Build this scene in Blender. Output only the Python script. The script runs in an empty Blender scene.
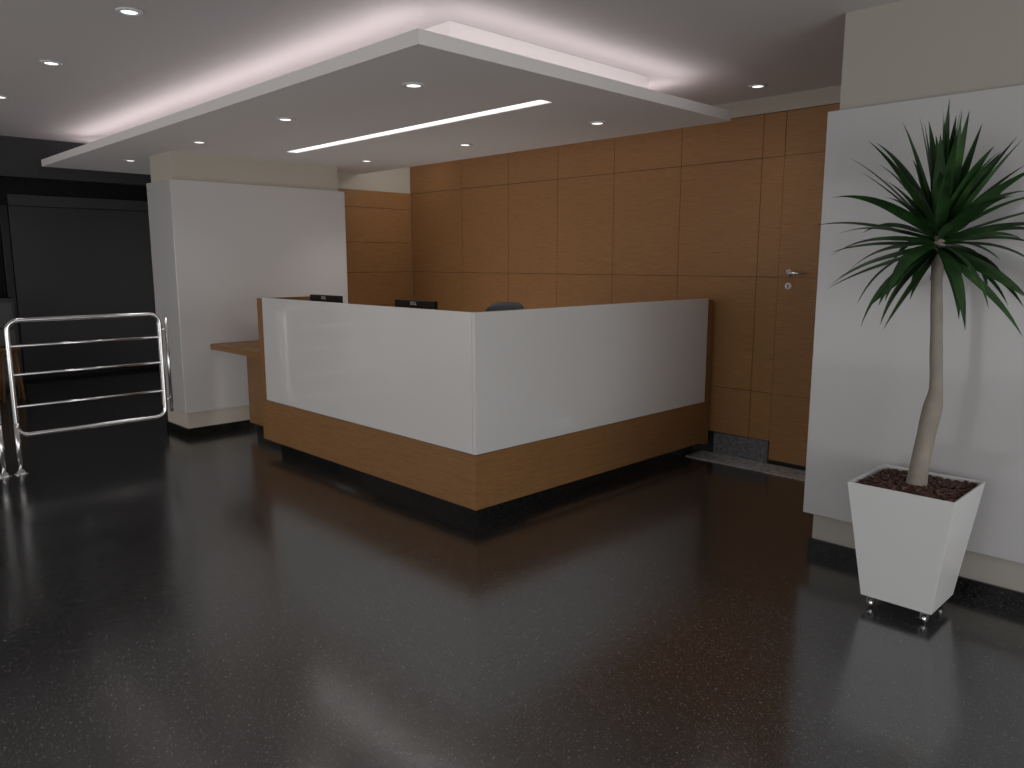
import bpy, bmesh, math, random
from mathutils import Vector, Matrix, noise
random.seed(7)
C = bpy.context.scene.collection
S = bpy.context.scene
try:
    S.view_settings.view_transform = 'Standard'
    S.view_settings.look = 'None'
except Exception as e:
    print(e)
R = math.radians

# ------------------------------------------------------------------ materials
def mat(name, col, rough=0.5, metal=0.0, spec=0.5, coat=0.0):
    m = bpy.data.materials.new(name); m.use_nodes = True
    b = m.node_tree.nodes['Principled BSDF']
    b.inputs['Base Color'].default_value = (*col, 1)
    b.inputs['Roughness'].default_value = rough
    b.inputs['Metallic'].default_value = metal
    b.inputs['Specular IOR Level'].default_value = spec
    b.inputs['Coat Weight'].default_value = coat
    b.inputs['Coat Roughness'].default_value = 0.04
    return m
def nodes(m): return m.node_tree.nodes, m.node_tree.links, m.node_tree.nodes['Principled BSDF']
def coords(m, scale):
    n, l, b = nodes(m)
    tc = n.new('ShaderNodeTexCoord'); mp = n.new('ShaderNodeMapping')
    mp.inputs['Scale'].default_value = scale
    l.new(tc.outputs['Object'], mp.inputs['Vector'])
    return mp.outputs['Vector']
def ramp(m, fac, stops):
    n, l, b = nodes(m)
    r = n.new('ShaderNodeValToRGB')
    while len(r.color_ramp.elements) < len(stops): r.color_ramp.elements.new(0.5)
    for e, (p, c) in zip(r.color_ramp.elements, stops):
        e.position = p; e.color = (*c, 1)
    l.new(fac, r.inputs['Fac'])
    return r.outputs['Color']
def noise_tex(m, vec, scale, detail=4, rough=0.5):
    n, l, b = nodes(m)
    t = n.new('ShaderNodeTexNoise')
    t.inputs['Scale'].default_value = scale; t.inputs['Detail'].default_value = detail
    t.inputs['Roughness'].default_value = rough
    l.new(vec, t.inputs['Vector']); return t.outputs['Fac']
def mixcol(m, a, b_, fac, mode='MIX'):
    n, l, b = nodes(m)
    x = n.new('ShaderNodeMix'); x.data_type = 'RGBA'; x.blend_type = mode
    if isinstance(fac, float): x.inputs[0].default_value = fac
    else: l.new(fac, x.inputs[0])
    for s, v in ((6, a), (7, b_)):
        if isinstance(v, tuple): x.inputs[s].default_value = (*v, 1)
        else: l.new(v, x.inputs[s])
    return x.outputs[2]
def bump(m, h, strength, dist=0.01):
    n, l, b = nodes(m)
    x = n.new('ShaderNodeBump'); x.inputs['Strength'].default_value = strength
    x.inputs['Distance'].default_value = dist
    prev = b.inputs['Normal'].links[0].from_socket if b.inputs['Normal'].links else None
    if prev: l.new(prev, x.inputs['Normal'])
    l.new(h, x.inputs['Height']); l.new(x.outputs['Normal'], b.inputs['Normal'])

def wood(name, k=1.0, rough=0.45):
    m = mat(name, (0.3, 0.11, 0.03), rough, spec=0.3)
    n, l, b = nodes(m)
    v1 = coords(m, (3.0, 3.0, 170)); f1 = noise_tex(m, v1, 1.3, 4, 0.65)
    v2 = coords(m, (8, 8, 400)); f2 = noise_tex(m, v2, 1.5, 3, 0.6)
    c1 = ramp(m, f1, [(0.28, (0.335*k, 0.164*k, 0.061*k)), (0.52, (0.425*k, 0.218*k, 0.087*k)), (0.75, (0.49*k, 0.264*k, 0.112*k))])
    c2 = ramp(m, f2, [(0.34, (0.60, 0.56, 0.50)), (0.58, (1, 1, 1))])
    c = mixcol(m, c1, c2, 0.7, 'MULTIPLY')
    l.new(c, b.inputs['Base Color'])
    bump(m, f2, 0.12, 0.002)
    return m
WOOD = wood('walnut_veneer', 0.88)
WOOD_D = wood('desk_veneer', 0.68)

def paint(name, col, rough=0.7, b_=0.05):
    m = mat(name, col, rough, spec=0.25)
    v = coords(m, (1, 1, 1)); f = noise_tex(m, v, 90, 3)
    bump(m, f, b_, 0.002)
    return m
CREAM = paint('cream_paint', (0.52, 0.48, 0.41))
PIER = paint('pier_paint', (0.40, 0.375, 0.335))
CEIL = paint('ceiling_paint', (0.62, 0.595, 0.595), 0.8)
SLAB = paint('slab_paint', (0.82, 0.79, 0.785), 0.8)
DARKW = paint('charcoal_paint', (0.035, 0.035, 0.037), 0.6)
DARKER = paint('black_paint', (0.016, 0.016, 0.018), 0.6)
DPANEL = mat('charcoal_panel', (0.06, 0.06, 0.065), 0.4)

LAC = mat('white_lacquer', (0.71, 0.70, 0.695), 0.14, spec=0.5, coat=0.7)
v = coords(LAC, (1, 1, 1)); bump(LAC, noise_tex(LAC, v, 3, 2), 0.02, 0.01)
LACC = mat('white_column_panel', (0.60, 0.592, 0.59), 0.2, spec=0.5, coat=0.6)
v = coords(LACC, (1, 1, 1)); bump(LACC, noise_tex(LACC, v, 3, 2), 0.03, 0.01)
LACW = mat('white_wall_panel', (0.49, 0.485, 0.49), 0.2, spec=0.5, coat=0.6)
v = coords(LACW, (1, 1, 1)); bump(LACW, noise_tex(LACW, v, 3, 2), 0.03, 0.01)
POTW = mat('white_pot_lacquer', (0.68, 0.685, 0.69), 0.3)
v = coords(POTW, (1, 1, 1)); bump(POTW, noise_tex(POTW, v, 40, 2), 0.03, 0.002)

def granite(name, base, fleck, rough, tiles=True, ior=1.5, fs=62):
    m = mat(name, base, rough, spec=0.5)
    n, l, b = nodes(m)
    b.inputs['IOR'].default_value = ior
    v = coords(m, (1, 1, 1))
    f = noise_tex(m, v, fs*2.1, 2, 0.7); g = noise_tex(m, v, 38, 5, 0.75)
    c1 = ramp(m, f, [(0.50, base), (0.70, fleck)])
    c2 = ramp(m, g, [(0.35, (0.5, 0.5, 0.5)), (0.7, (1.5, 1.5, 1.5))])
    c = mixcol(m, c1, c2, 1.0, 'MULTIPLY')
    vo = n.new('ShaderNodeTexVoronoi'); vo.inputs['Scale'].default_value = fs
    l.new(v, vo.inputs['Vector'])
    sp = ramp(m, vo.outputs['Distance'], [(0.10, fleck), (0.26, (0, 0, 0))])
    gate = ramp(m, noise_tex(m, v, 30, 2), [(0.40, (0, 0, 0)), (0.58, (1, 1, 1))])
    sp2 = mixcol(m, sp, gate, 1.0, 'MULTIPLY')
    c = mixcol(m, c, sp2, 1.0, 'ADD')
    rr = n.new('ShaderNodeMapRange'); rr.inputs['To Min'].default_value = rough*0.65; rr.inputs['To Max'].default_value = rough*1.35
    l.new(noise_tex(m, v, 14, 4, 0.7), rr.inputs['Value']); rs = rr.outputs['Result']
    if tiles:
        br = n.new('ShaderNodeTexBrick'); br.offset = 0.0
        br.inputs['Color1'].default_value = (1, 1, 1, 1); br.inputs['Color2'].default_value = (0.72, 0.72, 0.72, 1)
        br.inputs['Mortar'].default_value = (0.4, 0.4, 0.4, 1)
        br.inputs['Scale'].default_value = 1.0; br.inputs['Mortar Size'].default_value = 0.002
        br.inputs['Brick Width'].default_value = 0.6; br.inputs['Row Height'].default_value = 0.6
        l.new(v, br.inputs['Vector'])
        c = mixcol(m, c, br.outputs['Color'], 1.0, 'MULTIPLY')
    l.new(c, b.inputs['Base Color'])
    l.new(rs, b.inputs['Roughness'])
    bump(m, noise_tex(m, v, 60, 3, 0.7), 0.05, 0.002)
    bump(m, noise_tex(m, v, 6, 3, 0.6), 0.06, 0.01)
    return m
FLOOR = granite('polished_black_granite', (0.0135, 0.0134, 0.014), (0.145, 0.144, 0.147), 0.18, ior=2.45, fs=64)
BLACKG = granite('black_granite_skirting', (0.008, 0.008, 0.008), (0.03, 0.03, 0.03), 0.15, False)
GREYG = granite('grey_granite', (0.12, 0.12, 0.125), (0.34, 0.34, 0.35), 0.3, False, fs=150)
PALE_STRIP = granite('pale_speckled_strip', (0.36, 0.36, 0.37), (0.5, 0.5, 0.51), 0.18, False, fs=180)
CHROME = mat('brushed_stainless', (0.75, 0.75, 0.76), 0.13, 1.0)
BLACKP = mat('black_plastic', (0.012, 0.012, 0.013), 0.35)
GREYF = mat('grey_fabric', (0.06, 0.063, 0.07), 0.85)
v = coords(GREYF, (1, 1, 1)); bump(GREYF, noise_tex(GREYF, v, 300, 2), 0.3, 0.002)
SCREEN = mat('dark_screen', (0.01, 0.01, 0.012), 0.1)
WHITEP = mat('white_print', (0.8, 0.8, 0.8), 0.5)
SOIL = mat('soil', (0.03, 0.017, 0.012), 0.9)
BARK = mat('bark_chips', (0.12, 0.045, 0.025), 0.8)
n, l, b = nodes(BARK); v = coords(BARK, (1, 1, 1))
l.new(ramp(BARK, noise_tex(BARK, v, 60, 3, 0.7), [(0.35, (0.035, 0.016, 0.011)), (0.55, (0.11, 0.052, 0.036)), (0.72, (0.36, 0.23, 0.175))]), b.inputs['Base Color'])
TRUNK = mat('palm_trunk', (0.35, 0.3, 0.24), 0.8)
n, l, b = nodes(TRUNK); v = coords(TRUNK, (1, 1, 0.8)); f = noise_tex(TRUNK, v, 16, 4, 0.6)
l.new(ramp(TRUNK, f, [(0.3, (0.235, 0.21, 0.175)), (0.6, (0.29, 0.26, 0.22)), (0.8, (0.34, 0.31, 0.265))]), b.inputs['Base Color'])
bump(TRUNK, f, 0.2, 0.005)
LEAF = mat('leaf_green', (0.03, 0.09, 0.02), 0.42, spec=0.4)
n, l, b = nodes(LEAF); v = coords(LEAF, (1, 1, 1)); f = noise_tex(LEAF, v, 9, 3)
l.new(ramp(LEAF, f, [(0.3, (0.010, 0.034, 0.009)), (0.55, (0.024, 0.070, 0.019)), (0.75, (0.06, 0.13, 0.033))]), b.inputs['Base Color'])
def emit(name, col, s):
    m = mat(name, col, 0.5); b = m.node_tree.nodes['Principled BSDF']
    b.inputs['Emission Color'].default_value = (*col, 1); b.inputs['Emission Strength'].default_value = s
    return m
LAMP = emit('lamp_glow', (1, 0.97, 0.95), 2.0)
TUBE = emit('tube_glow', (1, 0.98, 0.97), 1.6)
LED = emit('led_glow', (1, 0.95, 0.96), 1.0)

# ------------------------------------------------------------------ mesh helpers
def add_box(bm, x0, x1, y0, y1, z0, z1):
    vs = [bm.verts.new((x, y, z)) for x in (x0, x1) for y in (y0, y1) for z in (z0, z1)]
    for f in ((0,1,3,2),(4,6,7,5),(0,4,5,1),(2,3,7,6),(0,2,6,4),(1,5,7,3)):
        bm.faces.new([vs[i] for i in f])
    return vs
def add_tube(bm, pts, r, seg=14, closed=False, caps=True):
    pts = [Vector(p) for p in pts]; n_ = len(pts)
    rs = r if isinstance(r, (list, tuple)) else [r]*n_
    rings = []; up = None
    for i, p in enumerate(pts):
        if closed: t = (pts[(i+1) % n_] - pts[i-1]).normalized()
        else: t = (pts[min(i+1, n_-1)] - pts[max(i-1, 0)]).normalized()
        if up is None:
            up = Vector((0, 0, 1)) if abs(t.z) < 0.9 else Vector((1, 0, 0))
        up = (up - t*up.dot(t)).normalized(); s = t.cross(up)
        rings.append([bm.verts.new(p + (up*math.cos(a)+s*math.sin(a))*rs[i]) for a in [2*math.pi*k/seg for k in range(seg)]])
    m = n_ if closed else n_-1
    for i in range(m):
        a, b_ = rings[i], rings[(i+1) % n_]
        for k in range(seg):
            f = bm.faces.new((a[k], a[(k+1) % seg], b_[(k+1) % seg], b_[k])); f.smooth = True
    if not closed and caps:
        bm.faces.new(rings[0][::-1]); bm.faces.new(rings[-1])
def add_lathe(bm, prof, c=(0,0,0), seg=28, axis='Z'):
    rings = []
    for r, z in prof:
        ring = []
        for k in range(seg):
            a = 2*math.pi*k/seg; p = Vector((r*math.cos(a), r*math.sin(a), z))
            if axis == 'Y': p = Vector((p.x, p.z, p.y))
            if axis == 'X': p = Vector((p.z, p.x, p.y))
            ring.append(bm.verts.new(p + Vector(c)))
        rings.append(ring)
    for a, b_ in zip(rings, rings[1:]):
        for k in range(seg):
            f = bm.faces.new((a[k], a[(k+1) % seg], b_[(k+1) % seg], b_[k])); f.smooth = True
    bm.faces.new(rings[0][::-1]); bm.faces.new(rings[-1])
def obj(name, bm, m, parent=None, bev=0.0, seg=2, label=None):
    me = bpy.data.meshes.new(name)
    bmesh.ops.recalc_face_normals(bm, faces=bm.faces[:])
    if bev > 0:
        bmesh.ops.bevel(bm, geom=bm.edges[:], offset=bev, segments=seg, profile=0.6, affect='EDGES')
    if parent is not None:
        bmesh.ops.translate(bm, verts=bm.verts[:], vec=-Vector(parent.get('_o', (0,0,0))))
    bm.to_mesh(me); bm.free()
    me.materials.append(m)
    o = bpy.data.objects.new(name, me); C.objects.link(o)
    if parent is not None:
        o.parent = parent
    if label: o['label'] = label
    return o
def box(name, m, x0, x1, y0, y1, z0, z1, parent=None, bev=0.0, label=None):
    bm = bmesh.new(); add_box(bm, x0, x1, y0, y1, z0, z1)
    return obj(name, bm, m, parent, bev, label=label)
def thing(name, label, cat, loc=(0,0,0), group=None):
    o = bpy.data.objects.new(name, None); C.objects.link(o); o.location = loc
    o.empty_display_size = 0.1
    o['_o'] = tuple(loc)
    o['label'] = label; o['category'] = cat
    if group: o['group'] = group
    return o
def struct(o, label=None):
    o['kind'] = 'structure'
    if label: o['label'] = label
    return o
def sthing(name, label, loc=(0,0,0)):
    o = bpy.data.objects.new(name, None); C.objects.link(o); o.location = loc; o['_o'] = tuple(loc)
    o['kind'] = 'structure'; o['label'] = label
    return o
def dup(root, loc, label, rz=None):
    r = root.copy(); C.objects.link(r); r.location = loc; r['label'] = label
    if rz is not None: r.rotation_euler = (0, 0, rz)
    for ch in list(root.children):
        c = ch.copy(); C.objects.link(c); c.parent = r
        for g in list(ch.children):
            d = g.copy(); C.objects.link(d); d.parent = c
    return r

H = 1.45
ZC = 2.57      # ceiling
YW = 5.12      # back wall face
XS = -6.76     # side wood wall face

# ------------------------------------------------------------------ room shell
struct(box('floor', FLOOR, -11.2, 4.0, -4.0, 5.3, -0.1, 0.0), 'polished black granite floor with fine light flecks')
struct(box('ceiling', CEIL, -8.3, 4.0, -4.0, 5.3, ZC, ZC+0.1), 'light grey painted ceiling around the dropped slab')

# back wall: backing, cladding with joints, cream strip
wb = sthing('wall_back', 'wall clad in warm brown wood panels with thin dark joints', (-4.2, YW, 0))
box('backing', DARKER, XS-0.1, -1.58, YW+0.006, YW+0.18, 0.0, ZC, wb)
XJ = [XS, -5.92, -5.26, -4.64, -4.02, -3.38, -2.72, -2.555]
ZJ = [0.17, 0.52, 1.345, 2.165, 2.46]
g = 0.0019
bm = bmesh.new()
for i in range(len(XJ)-1):
    for j in range(len(ZJ)-1):
        add_box(bm, XJ[i]+g, XJ[i+1]-g, YW, YW+0.006, ZJ[j]+g, ZJ[j+1]-g)
add_box(bm, -2.555+g, -1.60, YW, YW+0.006, 2.165+g, 2.46-g)
obj('wood_cladding', bm, WOOD, wb)
box('upper_strip', CREAM, XS, -1.59, YW-0.001, YW+0.006, 2.463, ZC, wb)
struct(box('baseboard_back', GREYG, -3.0, -2.56, YW-0.012, YW+0.006, 0.0, 0.168), 'grey speckled granite skirting under the wood wall')
struct(box('trim_1', PALE_STRIP, -3.10, -1.60, 4.88, YW-0.013, 0.0005, 0.008), 'pale grey strip on the floor before the wood door')  # thin pale speckled strip just above the floor

# door flush in the cladding
d = sthing('door_1', 'flush wood door with chrome lever handle in the wood wall', (-2.15, YW, 0))
bm = bmesh.new()
for z0, z1 in ((0.035, 0.52), (0.52, 1.345), (1.345, 2.165)):
    add_box(bm, -2.555+g, -1.70, YW-0.004, YW+0.0055, z0+g/2, z1-g/2)
obj('door_leaf', bm, WOOD, d)
hx, hz = -2.475, 1.375
bm = bmesh.new()
add_lathe(bm, [(0.0, 0), (0.027, 0), (0.027, -0.006), (0.024, -0.010), (0.001, -0.010)], (hx, YW-0.004, hz), 24, 'Y')
add_tube(bm, [(hx, YW-0.012, hz), (hx, YW-0.045, hz), (hx+0.008, YW-0.055, hz), (hx+0.03, YW-0.057, hz), (hx+0.125, YW-0.057, hz-0.002)], 0.0095, 12)
obj('handle', bm, CHROME, d, label='chrome lever handle')
bm = bmesh.new()
add_lathe(bm, [(0.0, 0), (0.024, 0), (0.024, -0.006), (0.021, -0.009), (0.001, -0.009)], (hx, YW-0.004, hz-0.09), 24, 'Y')
lk = obj('lock_rosette', bm, mat('satin_white', (0.75, 0.75, 0.75), 0.3), d, label='round pale lock plate below the handle')
bm = bmesh.new()
add_lathe(bm, [(0.0, 0), (0.006, 0), (0.006, -0.002), (0.001, -0.002)], (hx, YW-0.013, hz-0.086), 14, 'Y')
add_box(bm, hx-0.0025, hx+0.0025, YW-0.015, YW-0.013, hz-0.104, hz-0.088)
obj('keyhole', bm, BLACKP, d)

# side wall, wood below and cream above
ZS = 2.17
ws = sthing('wall_left', 'short side wall of wood panels with cream strip above', (XS, 4.6, 0))
box('backing', CREAM, XS-0.18, XS-0.006, 3.5, YW+0.006, 0, ZC, ws)
box('upper_wall', CREAM, XS-0.006, XS-0.001, 3.5, YW, ZS, ZC, ws)
bm = bmesh.new()
for y0, y1 in ((3.5, 4.3), (4.3, YW)):
    for z0, z1 in ((0.17, 0.52), (0.52, 1.0), (1.0, 1.345), (1.345, 1.65), (1.65, 2.0), (2.0, ZS)):
        add_box(bm, XS-0.006, XS, y0+g, y1-g, z0+g, z1-g)
obj('wood_cladding', bm, WOOD, ws)
box('joint_backing', DARKER, XS-0.0059, XS-0.005, 3.5, YW-0.001, 0.0, ZS-0.002, ws)

# left column with cream core and white lacquer panels
cl = sthing('column', 'square cream column clad in white panels beside the reception desk', (-6.61, 3.25, 0))
box('core', CREAM, -6.84, -6.39, 2.48, 4.00, 0.07, 2.32, cl)
bm = bmesh.new()
add_box(bm, -6.87, -6.36, 2.45, 4.05, 0.205, 2.10)
obj('white_cladding', bm, LACC, cl, 0.003)
struct(box('baseboard_column', BLACKG, -6.85, -6.375, 2.465, 4.02, 0.0, 0.07), 'black granite skirting round the left column')
# right wall segment
cr = sthing('column', 'wide cream pier clad in white lacquer panel behind the potted plant', (1.0, 4.4, 0))
box('core', PIER, -1.585, 3.99, 3.69, YW+0.15, 0.07, ZC, cr)
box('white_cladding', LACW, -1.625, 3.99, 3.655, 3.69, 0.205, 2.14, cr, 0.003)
struct(box('baseboard_right', BLACKG, -1.60, 3.98, 3.675, 3.80, 0.0, 0.07), 'black granite skirting under the right white wall')

# unseen dark bars added behind the viewer for reflections, gap avoids streaks on the pier
wf = sthing('added_bars_1', 'dark metal bars added behind the viewer for their reflections', (-2, -3.95, 0))
MET = mat('dark_bar_metal', (0.05, 0.05, 0.055), 0.4, 0.5)
for x in (-8.2, -7.0, -5.8, 0.4, 1.6, 2.8, 3.95):
    box('reflection_bar', MET, x-0.04, x+0.04, -4.0, -3.9, 0.0, ZC, wf)

# dark lobby beyond
struct(box('wall_header', DARKW, -8.45, -8.30, -4.0, 5.3, 2.22, ZC+0.1), 'dark header beam over the opening to the unlit lobby')
struct(box('wall_side', CREAM, -8.45, -8.30, -3.88, 0.2, 0, 2.22), 'plain wall left of the lobby opening')
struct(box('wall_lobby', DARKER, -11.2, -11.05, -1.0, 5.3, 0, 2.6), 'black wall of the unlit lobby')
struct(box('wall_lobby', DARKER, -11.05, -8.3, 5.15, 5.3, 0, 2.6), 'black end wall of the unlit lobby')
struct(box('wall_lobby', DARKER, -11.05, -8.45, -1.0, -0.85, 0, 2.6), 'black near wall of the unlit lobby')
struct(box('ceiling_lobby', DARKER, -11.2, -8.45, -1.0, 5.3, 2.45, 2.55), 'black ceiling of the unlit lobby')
dp = thing('sliding_panel', 'large charcoal panel door in the dark lobby behind the railing', 'door', (-11.03, 3.4, 0))
box('leaf', DPANEL, -11.045, -11.0, 2.30, 4.9, 0.42, 2.12, dp, 0.004)
box('top_rail', mat('dark_grey_metal', (0.075, 0.075, 0.08), 0.5), -11.045, -10.99, 2.30, 4.95, 2.125, 2.26, dp, 0.004, label='dark grey top rail')
box('side_frame', BLACKP, -11.045, -10.97, 2.20, 2.28, 0.0, 2.13, dp, 0.004)
box('lower_leaf', mat('dark_kick', (0.03, 0.03, 0.033), 0.35), -11.045, -10.99, 2.30, 4.9, 0.06, 0.40, dp, 0.004)
cb = thing('cabinet', 'low black cabinet with drawers in the dark lobby at left edge', 'cabinet', (-10.4, 1.55, 0))
box('body', BLACKP, -10.7, -10.2, 1.2, 2.1, 0.05, 1.05, cb, 0.006)
GRF = mat('graphite_front', (0.07, 0.07, 0.074), 0.35)
for k in range(3):
    dr = box('drawer', GRF, -10.2, -10.18, 1.23, 2.07, 0.10+k*0.31, 0.38+k*0.31, cb, 0.004)
    hb = bmesh.new(); add_tube(hb, [(-10.165, 1.5, 0.33+k*0.31), (-10.165, 1.8, 0.33+k*0.31)], 0.006, 8)
    for yy in (1.52, 1.78): add_tube(hb, [(-10.182, yy, 0.33+k*0.31), (-10.165, yy, 0.33+k*0.31)], 0.005, 8)
    h_ = obj('handle', hb, CHROME, cb)
    h_.parent = dr; h_.matrix_parent_inverse = Matrix.Identity(4)
box('plinth', DARKER, -10.68, -10.24, 1.22, 2.08, 0.0, 0.05, cb)
# small wooden stool in the dark lobby
st = thing('stool', 'small brown wooden stool in the dark lobby behind the railing', 'stool', (-9.45, 1.84, 0))
WOOD_K = wood('dark_stool_wood', 0.4)
bm = bmesh.new(); add_lathe(bm, [(0.001, 0.53), (0.12, 0.53), (0.13, 0.54), (0.13, 0.56), (0.122, 0.57), (0.001, 0.57)], (-9.45, 1.84, 0), 28); obj('seat', bm, WOOD_K, st)
for a in range(4):
    an = R(45+90*a); bm = bmesh.new()
    add_tube(bm, [(-9.45+0.13*math.cos(an), 1.84+0.13*math.sin(an), 0.0), (-9.45+0.08*math.cos(an), 1.84+0.08*math.sin(an), 0.535)], 0.014, 10); obj('leg', bm, WOOD_K, st)

def leaves(bm, c, n_, lmin, lmax, w, elo, ehi, yclamp=None, droop=1.0, seed=3, drop=0.16):
    rnd = random.Random(seed); c = Vector(c)
    for i in range(n_):
        u = i/(n_-1)
        el = R(ehi + (elo-ehi)*u**1.1 + rnd.uniform(-9, 9))
        az = i*2.39996 + rnd.uniform(-0.3, 0.3)
        L = rnd.uniform(lmin, lmax)
        d = Vector((math.cos(az)*math.cos(el), math.sin(az)*math.cos(el), math.sin(el)))
        side = Vector((-math.sin(az), math.cos(az), 0))
        side = (side + d.cross(side)*rnd.uniform(-0.7, 0.7)).normalized()
        p = c + Vector((0, 0, -drop*u)) + Vector((d.x, d.y, 0))*0.012
        N = 12; prev = None; ww = w*rnd.uniform(0.8, 1.1)
        sag = droop*rnd.uniform(0.15, 1.3)*(0.2+0.85*math.cos(el))
        if u > 0.75: sag *= 1.4
        for k in range(N+1):
            t = k/N
            wd = ww*min(1.0, 0.45+1.7*t)*(1-max(0, (t-0.3)/0.7)**1.6)
            nrm = side.cross(d).normalized()
            def cl_(q):
                if yclamp is not None:
                    dy = q.y-c.y
                    if dy > 0: q.y = c.y + yclamp*math.tanh(dy/yclamp)
                return q
            row = [bm.verts.new(cl_(p - side*wd/2 + nrm*wd*0.15)), bm.verts.new(cl_(p.copy())), bm.verts.new(cl_(p + side*wd/2 + nrm*wd*0.15))]
            if prev:
                for a in range(2):
                    f = bm.faces.new((prev[a], prev[a+1], row[a+1], row[a])); f.smooth = True
            prev = row
            p = p + d*(L/N)
            d = (d + Vector((0, 0, -1))*sag*0.17*(0.3+1.4*t)).normalized()
dpn = thing('potted_plant', 'dark leafy plant standing on the black cabinet in the lobby', 'plant', (-10.4, 1.75, 1.05))
bm = bmesh.new(); add_lathe(bm, [(0.001, 1.05), (0.08, 1.05), (0.11, 1.25), (0.095, 1.25), (0.09, 1.22), (0.001, 1.22)], (-10.4, 1.75, 0), 20)
obj('pot', bm, BLACKP, dpn)
bm = bmesh.new(); leaves(bm, (-10.4, 1.75, 1.38), 24, 0.25, 0.35, 0.03, 10, 85, seed=5); obj('foliage', bm, LEAF, dpn)

# ------------------------------------------------------------------ dropped slab
SX0, SX1, SY0, SY1, SZ = -8.25, -2.60, 2.025, 4.47, 2.32
sl = thing('ceiling_slab', 'white rectangular dropped ceiling slab glowing at its edges above the desk', 'ceiling panel', ((SX0+SX1)/2, (SY0+SY1)/2, SZ))
LX0, LX1, LY0, LY1 = -5.80, -3.0, 3.165, 3.26
bm = bmesh.new()
add_box(bm, SX0, SX1, SY0, LY0, SZ, SZ+0.06); add_box(bm, SX0, SX1, LY1, SY1, SZ, SZ+0.06)
add_box(bm, SX0, LX0, LY0, LY1, SZ, SZ+0.06); add_box(bm, LX1, SX1, LY0, LY1, SZ, SZ+0.06)
obj('panel', bm, SLAB, sl)
box('mounting_box', SLAB, SX0+0.4, -2.93, 2.47, 4.05, SZ+0.0602, ZC-0.001, sl)
for nm, a in (('led_strip', (SX0+0.3, -2.85, 2.36, 2.38)), ('led_strip', (SX0+0.3, -2.85, 4.12, 4.14)), ('led_strip', (-2.86, -2.84, 2.4, 4.1)), ('led_strip', (SX0+0.28, SX0+0.30, 2.4, 4.1))):
    box(nm, LED, a[0], a[1], a[2], a[3], SZ+0.0602, SZ+0.07, sl)
ll = thing('linear_light', 'long thin glowing light slot in the dropped slab', 'light', ((LX0+LX1)/2, (LY0+LY1)/2, SZ))
box('diffuser', TUBE, LX0+0.004, LX1-0.004, LY0+0.004, LY1-0.004, SZ+0.008, SZ+0.02, ll)
box('housing', SLAB, LX0+0.002, LX1-0.002, LY0+0.002, LY1-0.002, SZ+0.0205, SZ+0.055, ll)

# ------------------------------------------------------------------ downlights
def downlight(loc, label, group):
    t = thing('downlight', label, 'light', (0, 0, 0), group)
    bm = bmesh.new()
    add_lathe(bm, [(0.036, -0.001), (0.058, -0.001), (0.058, -0.004), (0.050, -0.009), (0.038, -0.009), (0.036, -0.005)], seg=32)
    obj('trim_ring', bm, POTW, t)
    bm = bmesh.new(); add_lathe(bm, [(0.001, -0.0012), (0.0355, -0.0012), (0.0355, -0.005), (0.001, -0.0055)], seg=24)
    obj('lamp', bm, LAMP, t)
    t.location = loc
    return t
spots = []
G1 = 'downlights under the dropped slab'; G2 = 'downlights in the main ceiling'
ordn = ['nearest', 'second nearest', 'third nearest', 'farthest']
d0 = None
for i, x in enumerate((-3.19, -4.48, -5.76, -7.2)):
    lab = '%s small round downlight in the front row under the dropped slab' % ordn[i]
    if d0 is None: d0 = downlight((x, 2.45, SZ), lab, G1)
    else: dup(d0, (x, 2.45, SZ), lab)
    spots.append((x, 2.45, SZ, 0))
for i, x in enumerate((-3.22, -4.49, -5.79)):
    dup(d0, (x, 3.92, SZ), '%s small round downlight in the back row behind the light slot' % ('nearest', 'middle', 'farthest')[i])
    spots.append((x, 3.92, SZ, 1))
for i, x in enumerate((-3.84, -5.11, -6.38)):
    o = dup(d0, (x, 1.35, ZC), '%s round downlight in the main ceiling left of the slab' % ('nearest', 'middle', 'farthest')[i])
    o['group'] = G2; spots.append((x, 1.35, ZC, 2))
o = dup(d0, (-2.58, 4.75, ZC), 'round downlight in the ceiling in front of the wood door'); o['group'] = G2
spots.append((-2.58, 4.75, ZC, 3))

# ------------------------------------------------------------------ reception desk
DX0, DX1, DY0, DY1 = -5.45, -3.03, 2.70, 5.02
B, M_, T = 0.10, 0.41, 1.187
dk = thing('reception_desk', 'L-shaped reception desk with white lacquer front and wood base', 'desk', (-4.2, 3.5, 0))
th = 0.06
bm = bmesh.new(); add_box(bm, DX0, DX1, DY0, DY0+th, B, M_); add_box(bm, DX1-th, DX1, DY0+th, DY1, B, M_)
obj('base_band', bm, WOOD_D, dk, label='wood band along the bottom of the desk')
bm = bmesh.new(); add_box(bm, DX0+0.05, DX1-0.03, DY0+0.02, DY0+0.07, M_, T-0.012); add_box(bm, DX1-0.07, DX1-0.02, DY0+0.07, DY1+0.045, M_, T-0.012)
obj('carcass', bm, WOOD_D, dk)
box('front_panel', LAC, DX0+0.045, DX1-0.0215, DY0-0.004, DY0+0.019, M_+0.004, T, dk, 0.002, label='glossy white panel on the long left face')
box('front_panel', LAC, DX1-0.019, DX1+0.004, DY0-0.004, DY1-0.02, M_+0.004, T, dk, 0.002, label='glossy white panel on the right face')
box('end_panel', WOOD_D, DX1-0.13, DX1-0.002, DY1+0.001, DY1+0.06, B-0.02, T-0.015, dk, 0.002, label='wood end panel beside the back wall')
box('end_panel', WOOD_D, DX0-0.045, DX0+0.044, DY0+0.001, DY0+0.019, B, T-0.006, dk, 0.001, label='wood edge strip at the left end')
box('end_panel', WOOD_D, DX0-0.045, DX0-0.001, DY0+0.0195, DY0+0.60, B, T-0.006, dk, 0.001)
box('plinth', BLACKG, DX0+0.06, DX1-0.09, DY0+0.09, DY0+0.15, 0, B, dk)
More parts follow.
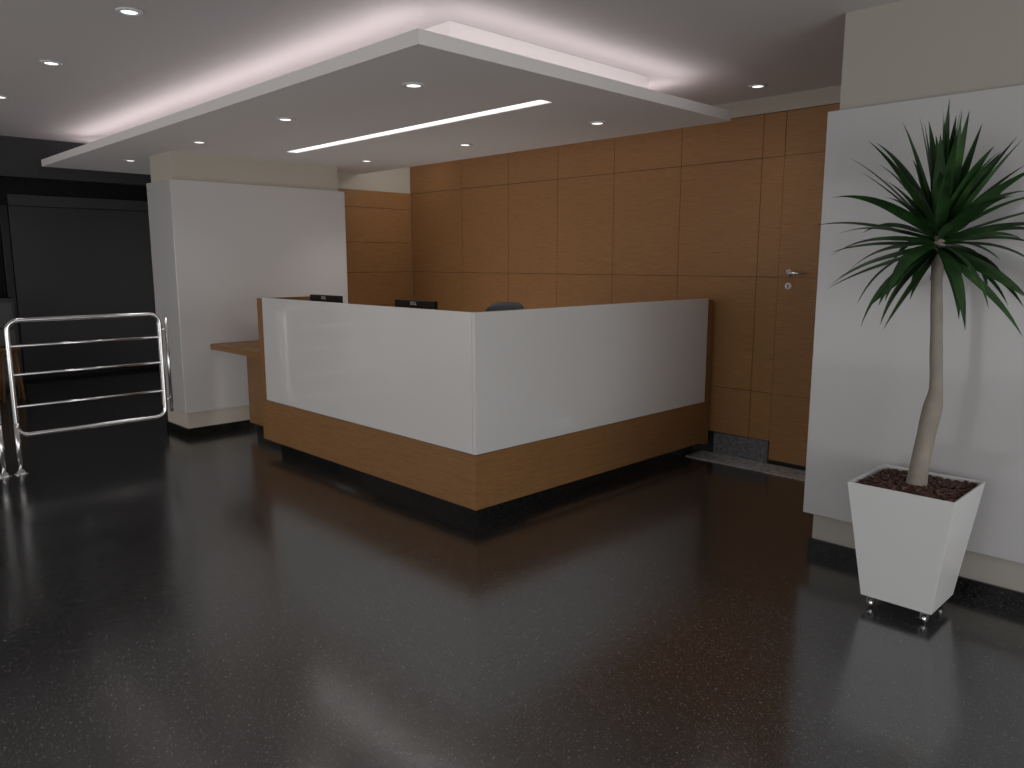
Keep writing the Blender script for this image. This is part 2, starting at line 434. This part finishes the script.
box('plinth', BLACKG, DX1-0.15, DX1-0.09, DY0+0.15, DY1-0.02, 0, B, dk)
bm = bmesh.new()
W0 = 0.725
add_box(bm, DX0, DX1-0.071, 2.715+0.06, 3.42, W0, W0+0.045)
add_box(bm, -6.355, DX0-0.046, 2.69, 3.42, W0, W0+0.045)
obj('worktop', bm, WOOD_D, dk, label='wood worktop running from the column behind the desk front')
box('worktop', WOOD_D, DX1-0.72, DX1-0.071, 3.4205, DY1-0.05, W0, W0+0.045, dk, label='wood worktop of the short wing')
box('modesty_panel', WOOD_D, -6.14, DX0-0.046, 2.90, 2.925, 0.10, W0, dk, 0.002)
box('plinth', BLACKG, -6.10, DX0-0.05, 2.94, 3.0, 0.0, 0.10, dk)
for x in (-4.3, -3.75):
    box('support_panel', WOOD_D, x, x+0.025, 2.90, 3.38, 0.0, W0, dk)

# ------------------------------------------------------------------ monitors
def text_mesh(s, size, name):
    cu = bpy.data.curves.new(name, 'FONT'); cu.body = s; cu.size = size; cu.align_x = 'CENTER'; cu.align_y = 'CENTER'; cu.extrude = 0.0008
    to = bpy.data.objects.new(name, cu); C.objects.link(to)
    dg = bpy.context.evaluated_depsgraph_get()
    me = bpy.data.meshes.new_from_object(to.evaluated_get(dg))
    bpy.data.objects.remove(to); me.materials.clear(); me.materials.append(WHITEP)
    return me
mo = thing('monitor', 'black monitor showing above the desk front near the left column', 'monitor')
GW = 'monitors on the reception desk'; mo['group'] = GW
bm = bmesh.new(); add_box(bm, -0.21, 0.21, -0.022, 0.015, 0.12, 0.43); obj('housing', bm, BLACKP, mo, 0.006)
box('screen', SCREEN, -0.195, 0.195, 0.015, 0.018, 0.14, 0.415, mo)
bm = bmesh.new(); add_tube(bm, [(0, -0.03, 0.01), (0, -0.035, 0.25)], 0.02, 12); obj('neck', bm, BLACKP, mo)
bm = bmesh.new(); add_lathe(bm, [(0.001, 0), (0.12, 0), (0.12, 0.008), (0.03, 0.016), (0.001, 0.016)]); obj('base', bm, BLACKP, mo)
lg = bpy.data.objects.new('logo', text_mesh('DELL', 0.032, 'logo')); C.objects.link(lg)
lg.parent = mo; lg.location = (0, -0.0235, 0.409); lg.rotation_euler = (R(90), 0, 0); lg['label'] = 'small white lettering'
mo.location = (-5.2, 3.12, W0+0.0455)
dup(mo, (-4.08, 3.12, W0+0.0455), 'black monitor showing above the middle of the desk front')

# ------------------------------------------------------------------ office chair
ch = thing('office_chair', 'grey fabric office chair behind the reception desk', 'chair')
bm = bmesh.new()
def rounded_slab(bm, w, hgt, t, r, curve, cz, y):
    nx, nz = 14, 14; F = []; Bk = []
    for s in (0, 1):
        g_ = []
        for i in range(nx+1):
            row = []
            for j in range(nz+1):
                u = -1+2*i/nx; v_ = -1+2*j/nz
                k = 1-0.18*(abs(u)**3)*(abs(v_)**3)
                wx = w/2*(1-0.12*max(0, v_)**2)
                e = (1-abs(u)**6)*(1-abs(v_)**6)
                row.append(bm.verts.new((u*wx*k, y + curve*u*u + (t/2*(0.25+0.75*e))*(1 if s else -1), cz + v_*hgt/2*k)))
            g_.append(row)
        (F if s == 0 else Bk).extend(g_)
        for i in range(nx):
            for j in range(nz):
                f = bm.faces.new((g_[i][j], g_[i+1][j], g_[i+1][j+1], g_[i][j+1])); f.smooth = True
    for i in range(nx):
        for j in (0, nz): bm.faces.new((F[i][j], F[i+1][j], Bk[i+1][j], Bk[i][j]))
    for j in range(nz):
        for i in (0, nx): bm.faces.new((F[i][j], F[i][j+1], Bk[i][j+1], Bk[i][j]))
rounded_slab(bm, 0.46, 0.58, 0.08, 0.06, -0.05, 0.86, 0.22); obj('backrest', bm, GREYF, ch)
box('seat', GREYF, -0.24, 0.24, -0.25, 0.20, 0.45, 0.53, ch, 0.03)
bm = bmesh.new(); add_tube(bm, [(0, 0.0, 0.43), (0, 0.25, 0.44), (0, 0.30, 0.52), (0, 0.275, 0.75)], 0.018, 10); obj('back_support', bm, BLACKP, ch)
bm = bmesh.new(); add_tube(bm, [(0, 0, 0.09), (0, 0, 0.45)], 0.025, 12); obj('gas_lift', bm, CHROME, ch)
for s in (-1, 1):
    bm = bmesh.new(); add_tube(bm, [(s*0.2, 0.05, 0.44), (s*0.28, 0.05, 0.46), (s*0.29, 0.06, 0.66)], 0.012, 8); add_box(bm, s*0.29-0.03, s*0.29+0.03, -0.12, 0.14, 0.66, 0.69); obj('armrest', bm, BLACKP, ch)
for k in range(5):
    a = k*2*math.pi/5
    bm = bmesh.new(); add_tube(bm, [(0.02*math.cos(a), 0.02*math.sin(a), 0.10), (0.27*math.cos(a), 0.27*math.sin(a), 0.07)], [0.025, 0.014], 8)
    lgx = obj('leg', bm, BLACKP, ch)
    bm = bmesh.new(); add_lathe(bm, [(0.001, -0.02), (0.028, -0.02), (0.028, 0.02), (0.001, 0.02)], (0.27*math.cos(a), 0.27*math.sin(a), 0.0285), 14, 'X')
    cs = obj('caster', bm, BLACKP, ch); cs.parent = lgx
ch.location = (-4.17, 3.88, 0); ch.rotation_euler = (0, 0, R(8))

# ------------------------------------------------------------------ railings
def rrect(p0, p1, z0, z1, r=0.07):
    p0 = Vector(p0); p1 = Vector(p1); d_ = (p1-p0); L = d_.length; d_.normalize(); pts = []
    for cx, cz, a0 in ((L-r, z0+r, -90), (L-r, z1-r, 0), (r, z1-r, 90), (r, z0+r, 180)):
        for k in range(7):
            a = R(a0+15*k); q = p0 + d_*(cx+r*math.cos(a)); pts.append((q.x, q.y, cz+r*math.sin(a)))
    return pts
def rail_frame(name, label, p0, p1, cat, legs):
    t = thing(name, label, cat, (p0[0], p0[1], 0))
    bm = bmesh.new(); add_tube(bm, rrect((*p0, 0), (*p1, 0), 0.27, 1.06), 0.0165, 16, True); obj('frame', bm, CHROME, t)
    for z in (0.47, 0.69, 0.885):
        bm = bmesh.new(); add_tube(bm, [(*p0, z), (*p1, z)], 0.0098, 12); obj('rail', bm, CHROME, t)
    for x, y in legs:
        bm = bmesh.new(); add_tube(bm, [(x, y, 0.008), (x, y, 0.36)], 0.0168, 16); lgo = obj('leg', bm, CHROME, t)
        bm = bmesh.new(); add_lathe(bm, [(0.001, 0), (0.045, 0), (0.045, 0.006), (0.03, 0.012), (0.022, 0.03), (0.001, 0.03)], (x, y, 0), 24); fl = obj('flange', bm, CHROME, t)
        fl.parent = lgo
    return t
gt = rail_frame('guard_rail', 'stainless steel tube guard rail with rounded corners before the dark lobby', (-6.05, 1.185), (-6.05, 2.18), 'railing', [(-6.05, 1.185)])
bm = bmesh.new(); add_tube(bm, [(-6.05, 2.228, 0.30), (-6.05, 2.228, 1.03)], 0.012, 12)
for z in (0.40, 0.94): add_tube(bm, [(-6.05, 2.185, z), (-6.05, 2.228, z)], 0.009, 10)
obj('side_bar', bm, CHROME, gt)
rf = rail_frame('guard_rail', 'stainless steel guard rail cut by the left edge', (-6.05, 1.085), (-6.05, 0.1), 'railing', [(-6.05, 1.085)])

# ------------------------------------------------------------------ potted plant
px, py = -1.02, 3.355
pp = thing('potted_plant', 'tall yucca plant in white tapered square pot on casters', 'plant', (px, py, 0))
zb, zt, hb_, ht = 0.055, 0.55, 0.138, 0.202
bm = bmesh.new()
def sq(h_, z): return [bm.verts.new((px+sx*h_, py+sy*h_, z)) for sx, sy in ((-1,-1),(1,-1),(1,1),(-1,1))]
rings = [sq(hb_, zb), sq(ht, zt), sq(ht-0.007, zt), sq(ht-0.014, zt-0.06)]
bm.faces.new(rings[0]); bm.faces.new(rings[-1])
for a, b_ in zip(rings, rings[1:]):
    for k in range(4): bm.faces.new((a[k], a[(k+1) % 4], b_[(k+1) % 4], b_[k]))
obj('pot', bm, POTW, pp, 0.0015)
for sx in (-1, 1):
    for sy in (-1, 1):
        cx, cy = px+sx*0.105, py+sy*0.105
        bm = bmesh.new(); add_lathe(bm, [(0.001, -0.008), (0.016, -0.008), (0.018, 0), (0.016, 0.008), (0.001, 0.008)], (cx, cy, 0.0185), 16, 'X')
        add_tube(bm, [(cx, cy, 0.056), (cx, cy, 0.04)], 0.008, 8)
        add_box(bm, cx-0.014, cx-0.011, cy-0.012, cy+0.012, 0.014, 0.045); add_box(bm, cx+0.011, cx+0.014, cy-0.012, cy+0.012, 0.014, 0.045)
        add_box(bm, cx-0.014, cx+0.014, cy-0.012, cy+0.012, 0.042, 0.046)
        obj('caster', bm, CHROME, pp)
bm = bmesh.new(); add_box(bm, px-ht+0.018, px+ht-0.018, py-ht+0.018, py+ht-0.018, zt-0.055, zt-0.018)
obj('soil', bm, SOIL, pp)
bm = bmesh.new()
for k in range(1300):
    s = random.uniform(0.004, 0.011)
    p = Vector((px+random.uniform(-1, 1)*(ht-0.026), py+random.uniform(-1, 1)*(ht-0.026), zt-0.016+random.uniform(-0.004, 0.008)))
    vs = add_box(bm, -s, s, -s*0.6, s*0.6, -s*0.35, s*0.35)
    rot = Matrix.Rotation(random.uniform(0, 6.28), 4, 'Z') @ Matrix.Rotation(random.uniform(-0.6, 0.6), 4, 'X')
    for v_ in vs: v_.co = p + (rot @ v_.co)*random.uniform(0.85, 1.1)
obj('bark_mulch', bm, BARK, pp, label='brown bark chips')
# trunk
bm = bmesh.new()
RT = Vector((0.70, 0.71, 0))
tr = [(0.52, 0.0, 0.044), (0.58, 0.004, 0.038), (0.64, 0.010, 0.0355), (0.72, 0.020, 0.035), (0.80, 0.031, 0.0365), (0.87, 0.041, 0.035), (0.93, 0.047, 0.027), (1.0, 0.043, 0.024), (1.1, 0.034, 0.0235), (1.2, 0.027, 0.0225), (1.3, 0.018, 0.0215), (1.38, 0.012, 0.021), (1.46, 0.010, 0.022), (1.60, 0.012, 0.018)]
def cat(a, b_, c_, d_, t): return 0.5*((2*b_)+(-a+c_)*t+(2*a-5*b_+4*c_-d_)*t*t+(-a+3*b_-3*c_+d_)*t**3)
fine = []
for i in range(len(tr)-1):
    a = tr[max(i-1, 0)]; b_ = tr[i]; c_ = tr[i+1]; d_ = tr[min(i+2, len(tr)-1)]
    for q in range(4): fine.append(tuple(cat(a[j], b_[j], c_[j], d_[j], q/4) for j in range(3)))
fine.append(tr[-1])
pts = [(px+RT.x*o_, py+RT.y*o_, z) for z, o_, r_ in fine]
add_tube(bm, pts, [r_*(1+0.02*math.sin(z*31)) for z, o_, r_ in fine], 20)
obj('trunk', bm, TRUNK, pp)
bm = bmesh.new()
cc = (px+RT.x*0.008, py+RT.y*0.008, 1.605)
leaves(bm, cc, 92, 0.35, 0.49, 0.054, -36, 92, yclamp=0.27, droop=0.6, seed=58, drop=0.11)
obj('foliage', bm, LEAF, pp)

# ------------------------------------------------------------------ lights
def area(name, loc, rot, sx, sy, w, col=(1, 0.96, 0.95), spread=None):
    ld = bpy.data.lights.new(name, 'AREA'); ld.shape = 'RECTANGLE'; ld.size = sx; ld.size_y = sy; ld.energy = w; ld.color = col
    if spread: ld.spread = spread
    o = bpy.data.objects.new(name, ld); C.objects.link(o); o.location = loc; o.rotation_euler = rot
    return o
def point(name, loc, w, rad, col=(1, 0.96, 0.93)):
    ld = bpy.data.lights.new(name, 'POINT'); ld.energy = w; ld.shadow_soft_size = rad; ld.color = col
    o = bpy.data.objects.new(name, ld); C.objects.link(o); o.location = loc
def spot(name, loc, rot, w, ang, rad=0.06, col=(1, 0.95, 0.9)):
    ld = bpy.data.lights.new(name, 'SPOT'); ld.energy = w; ld.spot_size = R(ang); ld.spot_blend = 1.0
    ld.shadow_soft_size = rad; ld.color = col
    o = bpy.data.objects.new(name, ld); C.objects.link(o); o.location = loc; o.rotation_euler = rot
LC = (1, 0.885, 0.905)
cx_ = (SX0+SX1)/2
area('cove_light', (cx_+0.1, 2.25, SZ+0.075), (R(180), 0, 0), 4.9, 0.1, 4.0, LC)
area('cove_light', (cx_+0.1, 4.26, SZ+0.075), (R(180), 0, 0), 4.9, 0.1, 4.5, LC)
area('cove_light', (-2.76, 3.26, SZ+0.075), (R(180), 0, 0), 0.1, 1.9, 1.2, LC)
area('cove_light', (SX0+0.2, 3.26, SZ+0.075), (R(180), 0, 0), 0.1, 1.9, 1.5, LC)
for x, y, z, k in spots:
    spot('downlight_lamp', (x, y, z-0.03), (0, 0, 0), (7, 22, 5, 5)[k], (120, 105, 120, 120)[k], 0.16)
spot('added_niche_fill', (-5.6, 4.8, 2.50), (0, R(78), 0), 9, 75)  # added spot without a fixture, brightens the cream strip over the side wall
area('added_side_fill', (3.9, 0.2, 1.05), (0, R(90), 0), 1.6, 4.0, 70, (0.99, 0.99, 0.97))  # added fill from the right, lifts the right desk face
point('added_room_fill', (-6.0, -1.6, 0.8), 38, 0.5)  # added fill without a fixture, lifts ceiling and slab underside
point('added_desk_fill', (-4.9, 4.1, 0.45), 14, 0.2)  # unseen fill added behind the desk, lifts back wall and slab underside
# the sides behind and right of the viewer are left open to admit ambient light
w = bpy.data.worlds.new('world'); S.world = w; w.use_nodes = True
w.node_tree.nodes['Background'].inputs[0].default_value = (1.0, 0.99, 0.985, 1)
w.node_tree.nodes['Background'].inputs[1].default_value = 1.15

# ------------------------------------------------------------------ camera
cam = bpy.data.cameras.new('camera'); co = bpy.data.objects.new('camera', cam); C.objects.link(co)
cam.sensor_width = 36; cam.lens = 36*767/1024; cam.clip_start = 0.05
co.location = (0, 0, H); co.rotation_euler = (R(90-9.04), 0, R(45.5))
S.camera = co
for o in bpy.data.objects:
    if '_o' in o: del o['_o']
